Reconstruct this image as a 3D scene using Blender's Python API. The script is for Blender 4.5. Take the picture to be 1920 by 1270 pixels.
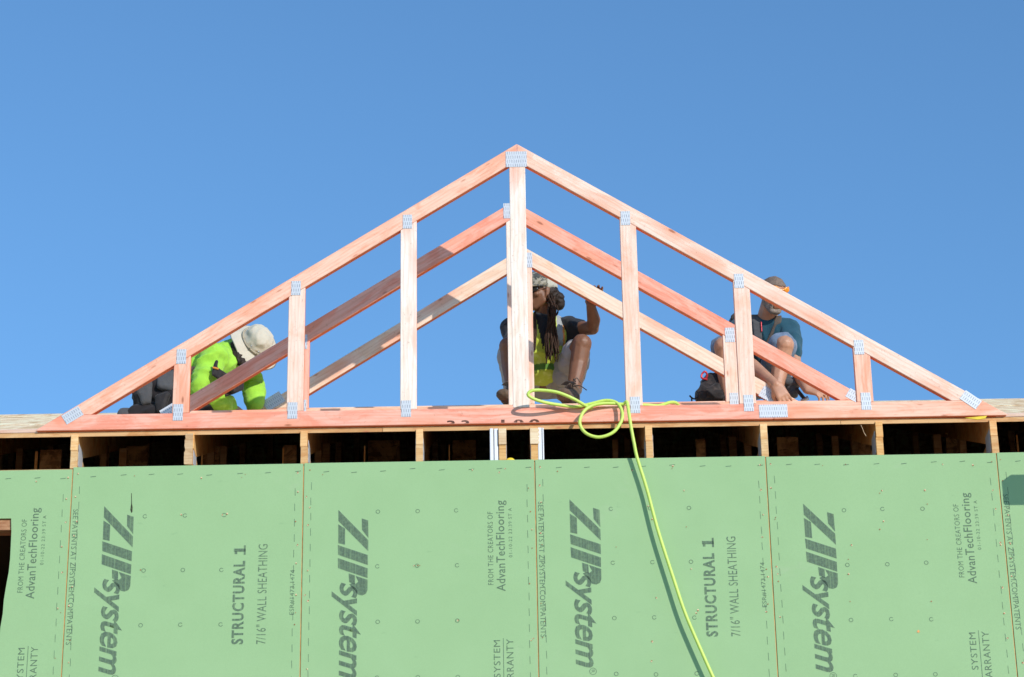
import bpy, bmesh, math, random
from mathutils import Vector, Matrix, noise, Quaternion
random.seed(7)
for o in list(bpy.data.objects): bpy.data.objects.remove(o)
S = bpy.context.scene
COL = S.collection

# ------------------------------------------------------------------ camera, sky, sun, exposure
PITCH, ROLL, CY, CZ, FPX = math.radians(24), math.radians(.93), -13.2, 1.6, 5000.0
cam = bpy.data.cameras.new('camera'); camo = bpy.data.objects.new('camera', cam); COL.objects.link(camo)
cam.sensor_width = 36; cam.lens = FPX/1920*36; cam.clip_end = 2000; cam.clip_start = .1
fw = Vector((0, math.cos(PITCH), math.sin(PITCH))); r0 = Vector((1, 0, 0)); u0 = r0.cross(fw)
RR = r0*math.cos(ROLL)-u0*math.sin(ROLL); UU = u0*math.cos(ROLL)+r0*math.sin(ROLL)
camo.matrix_world = Matrix(((RR.x, UU.x, -fw.x, 0), (RR.y, UU.y, -fw.y, CY), (RR.z, UU.z, -fw.z, CZ), (0, 0, 0, 1)))
S.camera = camo
def P(px, py, Y):
    """the point of the photograph's line of sight that lies on the upright plane y = Y"""
    d = fw*FPX+RR*(px-960)-UU*(py-635)
    return Vector((0, CY, CZ))+d*((Y-CY)/d.y)

SUN = Vector((-.74, 1.0, -.50)).normalized()          # direction the light travels
sun = bpy.data.lights.new('sun', 'SUN'); sun.energy = 2.55; sun.angle = math.radians(.53); sun.color = (1, .955, .89)
suno = bpy.data.objects.new('sun', sun); COL.objects.link(suno); suno.rotation_euler = SUN.to_track_quat('-Z', 'Y').to_euler()
suno.location = (10, -20, 20)
w = bpy.data.worlds.new('World'); S.world = w; w.use_nodes = True
nt = w.node_tree; nt.nodes.clear()
sky = nt.nodes.new('ShaderNodeTexSky'); sky.sky_type = 'NISHITA'; sky.sun_disc = False
sky.sun_elevation = math.radians(22); sky.sun_rotation = math.atan2(.74, -1.0); sky.altitude = 300
sky.air_density = 1.0; sky.dust_density = 0.0; sky.ozone_density = 6.0
bg = nt.nodes.new('ShaderNodeBackground'); bg.inputs[1].default_value = .148
wo = nt.nodes.new('ShaderNodeOutputWorld')
tint = nt.nodes.new('ShaderNodeMix'); tint.data_type = 'RGBA'; tint.blend_type = 'MULTIPLY'; tint.inputs[0].default_value = 1
tint.inputs[7].default_value = (.92, 1.04, .98, 1)              # white balance of the whole sky
nt.links.new(sky.outputs[0], tint.inputs[6]); nt.links.new(tint.outputs[2], bg.inputs[0]); nt.links.new(bg.outputs[0], wo.inputs[0])
S.view_settings.view_transform = 'Standard'; S.view_settings.look = 'None'; S.view_settings.gamma = 1
S.view_settings.exposure = .5; S.view_settings.use_curve_mapping = False
S.render.engine = 'CYCLES'; S.cycles.max_bounces = 6; S.cycles.use_denoising = True

# ------------------------------------------------------------------ helpers
def link(o, parent=None):
    COL.objects.link(o)
    if parent: o.parent = parent
    return o
def obj(name, me, m=None, parent=None, smooth=False, **kw):
    if isinstance(me, bmesh.types.BMesh):
        b = me; me = bpy.data.meshes.new(name); b.to_mesh(me); b.free()
    if m and not me.materials: me.materials.append(m)
    if smooth: me.polygons.foreach_set('use_smooth', [True]*len(me.polygons))
    o = bpy.data.objects.new(name, me); link(o, parent)
    for k, v in kw.items(): o[k] = v
    return o
def thing(name, label, cat, loc=(0, 0, 0), group=None):
    o = bpy.data.objects.new(name, None); o.empty_display_size = .1; o.location = loc; link(o)
    o['label'] = label; o['category'] = cat
    if group: o['group'] = group
    return o
def box_bm(x0, x1, y0, y1, z0, z1, bevel=0, bm=None):
    b = bm or bmesh.new()
    v = [b.verts.new((x, y, z)) for x in (x0, x1) for y in (y0, y1) for z in (z0, z1)]
    fs = [b.faces.new([v[i] for i in q]) for q in ((0, 1, 3, 2), (4, 6, 7, 5), (0, 4, 5, 1), (2, 3, 7, 6), (0, 2, 6, 4), (1, 5, 7, 3))]
    if bevel: bmesh.ops.bevel(b, geom=list({e for f in fs for e in f.edges}), offset=bevel, segments=1, affect='EDGES', profile=.5)
    return b
def prism_bm(poly, y0, y1, bevel=.0025):
    """poly in (x, z), pushed from y0 to y1"""
    b = bmesh.new()
    a = [b.verts.new((x, y0, z)) for x, z in poly]; c = [b.verts.new((x, y1, z)) for x, z in poly]
    b.faces.new(a); b.faces.new(c[::-1]); n = len(poly)
    for i in range(n): b.faces.new((a[i], c[i], c[(i+1) % n], a[(i+1) % n]))
    bmesh.ops.recalc_face_normals(b, faces=b.faces[:])
    if bevel: bmesh.ops.bevel(b, geom=b.edges[:], offset=bevel, segments=1, affect='EDGES', profile=.5)
    return b
def member(name, poly, Y, th, ang, tint, parent, m=None, seg=0):
    """a board: polygon in world (x,z), front face at Y; local X runs along the grain"""
    cx = sum(p[0] for p in poly)/len(poly); cz = sum(p[1] for p in poly)/len(poly)
    ca, sa = math.cos(ang), math.sin(ang)
    loc = [((x-cx)*ca+(z-cz)*sa, -(x-cx)*sa+(z-cz)*ca) for x, z in poly]
    b = prism_bm(loc, 0, th)
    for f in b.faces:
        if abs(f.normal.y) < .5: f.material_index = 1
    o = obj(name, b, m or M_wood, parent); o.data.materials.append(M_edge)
    o.matrix_world = Matrix.Translation((cx, Y, cz)) @ Matrix.Rotation(-ang, 4, 'Y')
    if parent: o.matrix_parent_inverse = Matrix.Identity(4); o.matrix_local = parent_inv(parent) @ o.matrix_world
    o.color = (*tint, 1)
    return o
def parent_inv(p):
    m = Matrix.Translation(p.location)
    q = p.parent
    while q: m = Matrix.Translation(q.location) @ m; q = q.parent
    return m.inverted()
def put(o, parent, mw):
    o.parent = parent; o.matrix_local = parent_inv(parent) @ mw
def tube_bm(pts, r, n=8, bm=None, rfun=None):
    b = bm or bmesh.new(); rings = []
    up = Vector((0, 0, 1)); prev = None
    for i, p in enumerate(pts):
        t = (pts[min(i+1, len(pts)-1)]-pts[max(i-1, 0)]).normalized()
        a = (up if abs(t.dot(up)) < .95 else Vector((1, 0, 0))) if prev is None else prev
        a = (a-t*a.dot(t)).normalized(); prev = a; c = t.cross(a)
        rr = rfun(i/(len(pts)-1)) if rfun else r
        rings.append([b.verts.new(p+(a*math.cos(2*math.pi*k/n)+c*math.sin(2*math.pi*k/n))*rr) for k in range(n)])
    for q, s in zip(rings, rings[1:]):
        for k in range(n): b.faces.new((q[k], q[(k+1) % n], s[(k+1) % n], s[k]))
    b.faces.new(rings[0][::-1]); b.faces.new(rings[-1])
    return b
def spline(pts, n=8):
    out = []; P_ = [pts[0]*2-pts[1]]+list(pts)+[pts[-1]*2-pts[-2]]
    for i in range(1, len(P_)-2):
        a, b, c, d = P_[i-1:i+3]
        for k in range(n):
            t = k/n
            out.append(.5*((2*b)+(c-a)*t+(2*a-5*b+4*c-d)*t*t+(3*b-a-3*c+d)*t**3))
    out.append(pts[-1]); return out

# ------------------------------------------------------------------ materials
class NT:
    def __init__(s, name):
        s.m = bpy.data.materials.new(name); s.m.use_nodes = True; s.t = s.m.node_tree
        s.b = s.t.nodes['Principled BSDF']; s.b.inputs['Specular IOR Level'].default_value = .3
    def n(s, typ, **kw):
        x = s.t.nodes.new(typ)
        for k, v in kw.items():
            if k.startswith('i_'):
                k2 = k[2:]; k2 = int(k2) if k2.isdigit() else k2.replace('_', ' ')
                if isinstance(v, bpy.types.NodeSocket): s.t.links.new(v, x.inputs[k2])
                else: x.inputs[k2].default_value = v
            else: setattr(x, k, v)
        return x
    def l(s, a, b): s.t.links.new(a, b)
    def coords(s, scale=(1, 1, 1), rnd=True, kind='Object'):
        tc = s.n('ShaderNodeTexCoord'); mp = s.n('ShaderNodeMapping', i_0=tc.outputs[kind], i_Scale=scale)
        if rnd:
            oi = s.n('ShaderNodeObjectInfo'); mu = s.n('ShaderNodeMath', operation='MULTIPLY', i_0=oi.outputs['Random'], i_1=37.0)
            s.l(mu.outputs[0], mp.inputs['Location'])
        return mp.outputs[0]
    def noise(s, v, scale, detail=4, rough=.55, dist=0):
        return s.n('ShaderNodeTexNoise', i_Vector=v, i_Scale=scale, i_Detail=detail, i_Roughness=rough, i_Distortion=dist).outputs[0]
    def ramp(s, f, p0, c0, p1, c1, *more):
        r = s.n('ShaderNodeValToRGB', i_0=f); e = r.color_ramp.elements
        e[0].position = p0; e[0].color = c0 if len(c0) == 4 else (*c0, 1); e[1].position = p1; e[1].color = c1 if len(c1) == 4 else (*c1, 1)
        for p, c in more: x = e.new(p); x.color = (*c, 1)
        return r.outputs[0]
    def mix(s, f, a, b, mode='MIX'):
        x = s.n('ShaderNodeMix', data_type='RGBA', blend_type=mode)
        for k, v in ((0, f), (6, a), (7, b)):
            if isinstance(v, bpy.types.NodeSocket): s.l(v, x.inputs[k])
            elif isinstance(v, (int, float)): x.inputs[k].default_value = v
            else: x.inputs[k].default_value = (*v, 1)
        return x.outputs[2]
    def bump(s, h, st=.3, d=.002):
        b = s.n('ShaderNodeBump', i_Height=h, i_Strength=st, i_Distance=d); s.l(b.outputs[0], s.b.inputs['Normal'])
    def out(s, col, rough=.6, spec=.3, metal=0):
        if isinstance(col, bpy.types.NodeSocket): s.l(col, s.b.inputs['Base Color'])
        else: s.b.inputs['Base Color'].default_value = (*col, 1)
        if isinstance(rough, bpy.types.NodeSocket): s.l(rough, s.b.inputs['Roughness'])
        else: s.b.inputs['Roughness'].default_value = rough
        s.b.inputs['Specular IOR Level'].default_value = spec; s.b.inputs['Metallic'].default_value = metal
        return s.m
W1, K1 = (1, 1, 1), (0, 0, 0)

def wood_mat(name='stained_lumber', stain=(.86, .30, .16), kn=(.36, .11, .05), flood=0):
    t = NT(name); oi = t.n('ShaderNodeObjectInfo')
    v = t.coords((1, 1, 1)); vs = t.coords((.9, 14, 14)); vb = t.coords((.35, 1, 1))
    g = t.noise(vs, 9, 5, .6, .6)                                  # long grain
    grain = t.ramp(g, .32, (.94, .89, .86), .62, (1.04, 1.04, 1.04))
    wv = t.n('ShaderNodeTexWave', i_Vector=t.coords((.8, 7, 7)), i_Scale=2.6, i_Distortion=9.0, i_Detail=3.0, i_Detail_Scale=.8, wave_type='RINGS', bands_direction='X')
    grain = t.mix(1.0, grain, t.ramp(wv.outputs[1], .0, (.93, .88, .85), .45, (1.0, 1.0, 1.0)), 'MULTIPLY')
    big = t.noise(t.coords((2.6, 9, 9)), 1.5, 5, .65, .8)           # patches where the stain took
    patch = t.ramp(big, .46, K1, .60, W1)
    c = t.mix(patch, oi.outputs['Color'], t.mix(.55, oi.outputs['Color'], t.mix(1.0, oi.outputs['Color'], oi.outputs['Color'], 'MULTIPLY')))
    c = t.mix(1.0, c, grain, 'MULTIPLY')
    vk = t.coords((3.0, 9.0, 9.0))
    k = t.n('ShaderNodeTexVoronoi', i_Vector=vk, i_Scale=1.0, i_Randomness=1.0)
    sel = t.n('ShaderNodeMath', operation='LESS_THAN', i_0=t.n('ShaderNodeSeparateColor', i_0=k.outputs['Color']).outputs[0], i_1=.62)
    kd = t.ramp(k.outputs['Distance'], .045, (.8, .8, .8), .085, K1)
    halo = t.ramp(k.outputs['Distance'], .08, W1, .55, K1)
    km = t.n('ShaderNodeMath', operation='MULTIPLY', i_0=kd, i_1=sel.outputs[0])
    hm = t.n('ShaderNodeMath', operation='MULTIPLY', i_0=halo, i_1=sel.outputs[0])
    hm2 = t.n('ShaderNodeMath', operation='MULTIPLY', i_0=hm.outputs[0], i_1=.62)
    c = t.mix(hm2.outputs[0], c, stain); c = t.mix(km.outputs[0], c, kn)
    k2 = t.n('ShaderNodeTexVoronoi', i_Vector=t.coords((6.5, 22.0, 22.0)), i_Scale=1.0, i_Randomness=1.0)
    s2 = t.n('ShaderNodeMath', operation='LESS_THAN', i_0=t.n('ShaderNodeSeparateColor', i_0=k2.outputs['Color']).outputs[1], i_1=.34)
    d2 = t.n('ShaderNodeMath', operation='MULTIPLY', i_0=t.ramp(k2.outputs['Distance'], .05, (.7, .7, .7), .16, K1), i_1=s2.outputs[0])
    c = t.mix(d2.outputs[0], c, (.50, .16, .08))
    sc = t.ramp(t.noise(t.coords((1, 1, 1)), 55, 3, .7), .62, K1, .72, W1)
    sc2 = t.n('ShaderNodeMath', operation='MULTIPLY', i_0=sc, i_1=.35)
    c = t.mix(sc2.outputs[0], c, (.38, .16, .09))
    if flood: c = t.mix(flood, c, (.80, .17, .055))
    t.bump(g, .35, .0015)
    return t.out(c, .62, .25)
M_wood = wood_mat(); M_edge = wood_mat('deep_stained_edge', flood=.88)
M_spruce = wood_mat('bare_spruce', (.52, .27, .10), (.16, .08, .03))
T_CREAM, T_PINK, T_PALE, T_RED, T_NAT = (.93, .82, .72), (.94, .57, .42), (.93, .70, .57), (.93, .47, .35), (.90, .70, .54)
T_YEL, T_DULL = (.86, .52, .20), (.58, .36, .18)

def osb_mat(name, a=(.82, .58, .35), b=(.96, .76, .52), d=(.58, .38, .20)):
    t = NT(name); v = t.coords((1, 1, 1))
    vo = t.n('ShaderNodeTexVoronoi', i_Vector=t.coords((9, 34, 34)), i_Scale=1.3, i_Randomness=1.0)
    s_ = t.n('ShaderNodeSeparateColor', i_0=vo.outputs['Color'])
    c = t.mix(s_.outputs[0], a, b); f = t.ramp(s_.outputs[1], .0, W1, .16, K1); c = t.mix(f, c, d)
    st = t.noise(t.coords((7, .9, 7)), 1.6, 4, .7, .5); c = t.mix(t.ramp(st, .40, (.8, .8, .8), .50, K1), c, d); c = t.mix(t.ramp(st, .52, K1, .62, (.7, .7, .7)), c, tuple(min(1, q*1.25) for q in b))
    t.bump(s_.outputs[2], .5, .002)
    return t.out(c, .9, .0)
M_osb = osb_mat('roof_osb')
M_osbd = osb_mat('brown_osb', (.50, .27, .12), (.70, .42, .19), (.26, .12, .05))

def panel_mat():
    t = NT('green_sheathing'); v = t.coords((1, 1, 1), kind='Object')
    c = t.mix(t.ramp(t.noise(v, 3.0, 5, .6), .3, K1, .75, W1), (.318, .490, .236), (.345, .522, .258))
    c = t.mix(t.ramp(t.noise(t.coords((60, 60, 60)), 3, 4, .7), .3, K1, .7, (.35, .35, .35)), c, (.25, .41, .20))
    c = t.mix(t.ramp(t.noise(v, 1.6, 6, .7, 1.0), .62, K1, .8, (.45, .45, .45)), c, (.42, .50, .32))
    dk = t.ramp(t.noise(t.coords((4, 4, 9)), 3.5, 3, .5), .70, K1, .80, (.28, .28, .28)); c = t.mix(dk, c, (.20, .345, .17))
    ln = t.noise(t.coords((1, 1, 1)), 260, 2, .5); t.bump(ln, .12, .001)
    return t.out(c, .68, .25)
M_green = panel_mat()
def ink_mat(name, col=(.085, .17, .115), lo=.30, hi=.52, amt=.8):
    t = NT(name)
    st = t.ramp(t.noise(t.coords((150, 1, 2.5)), 1.0, 3, .65), lo, (.55, .55, .55), hi, W1)
    sp = t.ramp(t.noise(t.coords((1, 1, 1)), 70, 3, .6), .35, (.75, .75, .75), .6, W1)
    f = t.n('ShaderNodeMath', operation='MULTIPLY', i_0=st, i_1=sp); f2 = t.n('ShaderNodeMath', operation='MULTIPLY', i_0=f.outputs[0], i_1=amt)
    t.out(col, .7, .2); t.l(f2.outputs[0], t.b.inputs['Alpha'])
    return t.m
M_ink = ink_mat('sheathing_ink', (.095, .14, .115), amt=.64)
M_inkl = ink_mat('fine_sheathing_ink', (.09, .14, .11), .2, .4, .64)
M_stamp = ink_mat('black_stamp_ink', (.03, .015, .012), .3, .6, .85)

def plate_mat():
    t = NT('galvanised_plate')
    br = t.n('ShaderNodeTexBrick', i_Vector=t.n('ShaderNodeMapping', i_0=t.n('ShaderNodeTexCoord').outputs['Object'], i_Rotation=(math.radians(90), 0, 0)).outputs[0],
             i_Color1=(.30, .31, .34, 1), i_Color2=(.47, .48, .50, 1), i_Mortar=(.66, .67, .69, 1), i_Scale=1.0, i_Mortar_Size=.0046, i_Brick_Width=.0125, i_Row_Height=.026, i_Mortar_Smooth=.1, i_Bias=0.0)
    br.offset = .5; br.squash = 1
    sp = t.noise(t.coords((1, 1, 1)), 70, 2, .5)
    c = t.mix(t.ramp(sp, .35, K1, .65, (.35, .35, .35)), br.outputs[0], (.54, .55, .58))
    t.bump(br.outputs[1], .6, .002)
    return t.out(c, .45, .4, .22)
M_plate = plate_mat()
def plain(name, col, rough=.6, spec=.3, metal=0, var=.12, sc=14, bump=0, bsc=60):
    t = NT(name); f = t.ramp(t.noise(t.coords((1, 1, 1)), sc, 4, .6), .3, K1, .7, W1)
    c = t.mix(f, tuple(x*(1-var) for x in col), tuple(min(1, x*(1+var)) for x in col))
    if bump: t.bump(t.noise(t.coords((1, 1, 1)), bsc, 3, .6), bump, .003)
    return t.out(c, rough, spec, metal)
M_hose = plain('lime_rubber', (.60, .78, .14), .42, .4, 0, .06, 9)
M_white = plain('white_house_wrap', (.80, .80, .82), .5, .3, 0, .06, 8, .4, 20)
M_yellow = plain('yellow_plastic', (.85, .62, .04), .5)
M_dirt = plain('bare_dirt', (.52, .385, .26), .95, .1, 0, .3, .4)
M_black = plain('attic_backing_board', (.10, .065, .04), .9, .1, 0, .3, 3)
M_nail = plain('rusty_nail', (.36, .13, .05), .6, .3, .2, .3, 90)
M_chip = plain('splintered_wood', (.78, .58, .36), .8, .2, 0, .2, 60)
M_gap = plain('dark_joint_wood', (.72, .34, .13), .85, .1, 0, .3, 20)
M_grey = plain('painted_steel', (.30, .31, .33), .5, .4, .3)

# ------------------------------------------------------------------ ground and sky-facing setting
g = bmesh.new(); bmesh.ops.create_grid(g, x_segments=1, y_segments=1, size=600)
obj('ground', g, M_dirt, kind='structure')

# ------------------------------------------------------------------ the house
SEAM = [-2.342+1.2258*k for k in range(-4, 9)]
ZT = 6.770
house = thing('house', 'unfinished house with green sheathed wall and sloping board roof below the small pink gable', 'house', (0, 0, 0))
XW0, XW1, YB = -7.25, 8.68, 14.4
# rows of sheathing: the upper row is the one in view
SLOPE, ZE, YE = .43, 6.979, .024        # roof top surface at the eave
def text_bm(s, length, height, shear=0, bold=0, sp=1.0):
    c = bpy.data.curves.new('t', 'FONT'); c.body = s; c.size = 1; c.shear = shear; c.offset = bold; c.space_character = sp
    c.resolution_u = 3
    o = bpy.data.objects.new('t', c); COL.objects.link(o)
    dg = bpy.context.evaluated_depsgraph_get(); me = bpy.data.meshes.new_from_object(o.evaluated_get(dg))
    bpy.data.objects.remove(o); bpy.data.curves.remove(c)
    b = bmesh.new(); b.from_mesh(me); bpy.data.meshes.remove(me)
    xs = [v.co.x for v in b.verts]; ys = [v.co.y for v in b.verts]
    x0, x1, y0, y1 = min(xs), max(xs), min(ys), max(ys)
    for v in b.verts: v.co = Vector(((v.co.x-x0)/(x1-x0)*length, (v.co.y-y0)/(y1-y0)*height, 0))
    return b
def lay(b, cw, ax, az, y=-.0015):
    """turn flat lettering onto the wall; (ax, az) is where it starts"""
    for v in b.verts:
        tx, ty = v.co.x, v.co.y
        v.co = Vector((ax+ty, y, az-tx)) if cw else Vector((ax-ty, y, az+tx))
    return b
def merge(dst, src):
    me = bpy.data.meshes.new('m'); src.to_mesh(me); src.free(); dst.from_mesh(me); bpy.data.meshes.remove(me)
def ring_bm(b, x, z, r=.0115, wd=.0032, n=14, y=-.0015, gap=0):
    vs = []
    for k in range(n+1):
        a = 2*math.pi*k/n+.6
        vs.append((b.verts.new((x+math.cos(a)*r, y, z+math.sin(a)*r)), b.verts.new((x+math.cos(a)*(r-wd), y, z+math.sin(a)*(r-wd)))))
    for k in range(n-gap): b.faces.new((vs[k][0], vs[k+1][0], vs[k+1][1], vs[k][1]))
def quad(b, x0, x1, z0, z1, y=-.0015, sk=0):
    b.faces.new([b.verts.new(p) for p in ((x0, y, z0), (x1, y, z0), (x1+sk, y, z1), (x0+sk, y, z1))])
def c4(cx, cy): return P(840+cx/3.097, 860+cy/3.097, 0)
LOGO = [  # the slanted capitals, traced on the fourth panel
    [(705, 237), (885, 412), (887, 476), (707, 301)],
    [(842, 286), (880, 298), (885, 400), (846, 352)],
    [(707, 320), (748, 345), (751, 438), (711, 430)],
    [(709, 440), (886, 498), (888, 556), (713, 497)],
    [(712, 515), (888, 575), (889, 632), (715, 574)],
    [(778, 604), (815, 616), (818, 668), (783, 655)],
    [(818, 618), (890, 641), (891, 700), (883, 722), (862, 732), (838, 728), (815, 700), (783, 668), (800, 660), (822, 664), (836, 652)],
]
def panel_prints(panel, k, x0, zt):
    """k even: the structural side; k odd: the flooring side. x0 is the panel's left joint, zt its top."""
    x1 = x0+1.2258; org = panel.location
    def add(name, b, m, **kw):
        o = obj(name, b, m, panel, **kw); return o
    LX = {1: (195, 950), 2: (634, 957), 3: (1067, 937), 4: (1505, 945)}
    ref = P(1067, 937, 0)
    tgt = P(*LX[k], 0) if k in LX else Vector((x0+.19, 0, 6.56))
    dx, dz = tgt.x-ref.x, tgt.z-ref.z
    b = bmesh.new()
    for poly in LOGO:
        pts = [c4(*p) for p in poly]
        b.faces.new([b.verts.new((p.x+dx, -.0015, p.z+dz)) for p in pts])
    p0 = c4(722, 658); p1 = c4(722, 1216)
    t = text_bm('system', (p0-p1).length, .155, .32, .018, .95)
    merge(b, lay(t, True, p0.x+dx-.036, p0.z+dz))
    t = text_bm('R', .016, .018); pr = c4(832, 1224); merge(b, lay(t, True, pr.x+dx, pr.z+dz-.003)); ring_bm(b, pr.x+dx+.009, pr.z+dz-.011, .019, .003)
    bmesh.ops.recalc_face_normals(b, faces=b.faces[:])
    add('logo_print', b, M_ink)
    def line(txt, length, height, cw, ax, az, m=M_ink, bold=0, sp=1.0, extra=None):
        b = lay(text_bm(txt, length, height, 0, bold, sp), cw, ax, az)
        if extra:
            for q in extra: quad(b, *q)
        add('lettering', b, m)
    if k % 2 == 1:
        ax, az = x0+.930, 5.775
        line('STRUCTURAL', .455, .062, False, ax, az, bold=.035, sp=1.15)
        line('I', .018, .062, False, ax, az+.505, bold=.035, extra=[(ax-.010, ax, az+.488, az+.540), (ax-.058, ax-.044, az+.492, az+.508)])
        line('7/16" WALL SHEATHING', .545, .050, False, x0+1.045, az, sp=1.05)
        line('ESR#1473,1474', .245, .026, False, x1-.034, az+.155, M_inkl)
        line('SEE PATENTS AT ZIPSYSTEM.COM/PATENTS', .745, .028, True, x0+.014, 6.532, M_inkl)
    else:
        line('FROM THE CREATORS OF', .405, .028, False, x0+1.0, 6.075, M_inkl, 0, 1.1)
        line('AdvanTech', .275, .046, False, x0+1.062, 6.04, M_inkl, .006, 1.05)
        line('Flooring', .218, .058, False, x0+1.074, 6.325, M_inkl, .006, 1.05)
        line('01-10-22 23:39 ST A', .275, .018, False, x0+1.10, 6.225, M_inkl, 0, 1.2)
        line('SYSTEM', .20, .034, False, x0+1.03, 5.575, M_inkl, 0, 1.1)
        line('LIMITED WARRANTY', .52, .036, False, x0+1.098, 5.26, M_inkl, 0, 1.1)
        b = bmesh.new(); quad(b, x0+1.045, x0+1.048, 5.2, 5.785); add('ruled_line', b, M_inkl)
    b = bmesh.new(); rnd = random.Random(k)                                    # cutting guides: dashes and staple marks
    for j in range(13):
        z = zt-.09-.086*j
        for xx, ph in ((x0+.040+.002*rnd.random(), .02), (x1-.045+.002*rnd.random(), .05)):
            quad(b, xx, xx+.0026, z-ph-.042, z-ph, sk=-.001)
    for j in range(8):
        x = x0+.12+.1524*j+rnd.uniform(-.01, .01); z = zt-.052+.004*math.sin(x*9)+rnd.uniform(-.004, .004)
        b.faces.new([b.verts.new(p) for p in ((x-.016, -.0015, z-.001), (x+.014, -.0015, z+.002), (x+.016, -.0015, z+.006), (x-.014, -.0015, z+.003))])
    add('guide_dashes', b, M_inkl, kind='stuff')
    b = bmesh.new()
    for i in range(3):
        for j in range(5):
            x = x0+.3962+.2063*i+rnd.uniform(-.003, .003); z = 6.487-.302*j+rnd.uniform(-.004, .004)-(.03 if k == 4 else 0)
            ring_bm(b, x, z, gap=rnd.choice((0, 0, 2)))
    add('nailing_circles', b, M_inkl, kind='stuff')
    b = bmesh.new(); c2 = bmesh.new()
    spots = [(x0+.018+rnd.uniform(0, .02), zt-.04-rnd.uniform(.1, .16)*j) for j in range(8)]+[(x1-.02-rnd.uniform(0, .02), zt-.05-rnd.uniform(.11, .16)*j) for j in range(8)]
    spots += [(x0+rnd.uniform(.1, 1.1), zt-.05-rnd.uniform(0, .03)) for _ in range(4)]
    if k >= 3: spots += [(x0+.40+rnd.uniform(-.03, .03)+.206*rnd.choice((0, 1, 2)), 6.6-rnd.uniform(0, 1.0)) for _ in range(12)]
    else: spots += [(x0+.40+rnd.uniform(-.02, .02)+.206*rnd.choice((0, 1, 2)), 6.49-.302*rnd.choice((0, 1, 2))) for _ in range(4)]
    for x, z in spots:
        r = rnd.uniform(.0022, .0036)
        bmesh.ops.create_circle(b, cap_ends=True, segments=7, radius=r, matrix=Matrix.Translation((x, -.003, z)) @ Matrix.Rotation(math.pi/2, 4, 'X'))
        if rnd.random() < .6:
            a = rnd.uniform(0, 6.3); bmesh.ops.create_circle(c2, cap_ends=True, segments=5, radius=r*1.5, matrix=Matrix.Translation((x+math.cos(a)*.003, -.002, z+math.sin(a)*.004)) @ Matrix.Rotation(math.pi/2, 4, 'X'))
    add('nail_heads', b, M_nail, kind='stuff'); add('torn_nail_rims', c2, M_chip, kind='stuff')
def blot(panel, pts, m):
    b = bmesh.new(); b.faces.new([b.verts.new(tuple(P(x, y, -.0016))) for x, y in pts]); obj('stain', b, m, panel)
XO, ZO = -2.652, 6.487        # right edge and head of the window opening in the left panel
for i in range(len(SEAM)-1):
    x0, x1 = SEAM[i]+.0028, SEAM[i+1]-.0028
    k = i-3          # 1 is the first whole panel in view
    zt = ZT+{0: -.012, 1: 0, 2: .002, 3: .0, 4: -.004, 5: -.002}.get(k, 0)
    if k == 0:       # cut round the window opening, edge slightly ragged
        rnd = random.Random(3); edge = [(XO+.028*math.sin(j*.55)*.35+rnd.uniform(-.003, .003)-.02*(j/16), ZO-j*.075) for j in range(17)]
        edge[0] = (XO-.002, ZO)
        b = prism_bm([(x1, zt), (x1, 4.33)]+[(edge[-1][0], 4.33)]+edge[::-1]+[(x0, ZO), (x0, zt)], 0, .011, .0008)
    else: b = box_bm(x0, x1, 0, .011, 4.33, zt, .0008)
    p = obj('sheathing_panel', b, M_green, house)
    if 0 <= k <= 5: panel_prints(p, k, SEAM[i], zt)
    if k == 1: blot(p, [(246, 925), (247, 925), (247.5, 945), (249, 952), (248.5, 960), (246, 962), (244.5, 956), (246, 945)], M_stamp)
    if k == 4: blot(p, [(1722+2.4*math.cos(q*.7)*(1+.3*math.sin(q*2)), 1184+2.6*math.sin(q*.7)) for q in range(9)], M_gap)
    for z0, z1 in ((1.89, 4.326), (.15, 1.886)): obj('sheathing_panel', box_bm(x0, x1, 0, .011, z0, z1), M_green, house)
# studs and plates behind the joints
def stud(x, w_, z0, z1, y0=.0125, d=.14, m=M_gap, name='stud'): return obj(name, box_bm(x-w_/2, x+w_/2, y0, y0+d, z0, z1), m, house)
for i, x in enumerate(SEAM):
    if 1 <= i <= 11:
        stud(x, .038, .15, 6.70, y0=.0113)
        obj('joint_filler', box_bm(x-.0024, x+.0008, .0045, .0110, 4.4, 6.76), M_gap, house)  # filler strip added inside the gap so the joint catches sun and shows brown
o = obj('header', box_bm(-3.9, XO+.05, .0125, .10, ZO-.060, ZO-.002), M_wood, house); o.color = (.50, .27, .14, 1)
o = obj('wall_plate', box_bm(XW0, XW1, .0125, .15, 6.705, 6.765), M_spruce, house); o.color = (*T_DULL, 1)
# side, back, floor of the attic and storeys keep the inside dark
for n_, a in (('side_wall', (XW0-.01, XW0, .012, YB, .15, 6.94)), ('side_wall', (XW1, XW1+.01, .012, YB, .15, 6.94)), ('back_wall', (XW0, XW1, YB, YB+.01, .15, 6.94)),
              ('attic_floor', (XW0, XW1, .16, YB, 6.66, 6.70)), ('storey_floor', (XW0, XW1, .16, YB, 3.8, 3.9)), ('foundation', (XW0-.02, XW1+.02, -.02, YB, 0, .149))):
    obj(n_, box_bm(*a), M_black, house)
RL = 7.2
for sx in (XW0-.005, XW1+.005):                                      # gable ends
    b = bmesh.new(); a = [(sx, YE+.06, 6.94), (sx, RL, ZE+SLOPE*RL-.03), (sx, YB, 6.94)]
    b.faces.new([b.verts.new(p) for p in a]); b.faces.new([b.verts.new((p[0]+.01, p[1], p[2])) for p in a[::-1]]); obj('gable_end', b, M_black, house)

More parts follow.
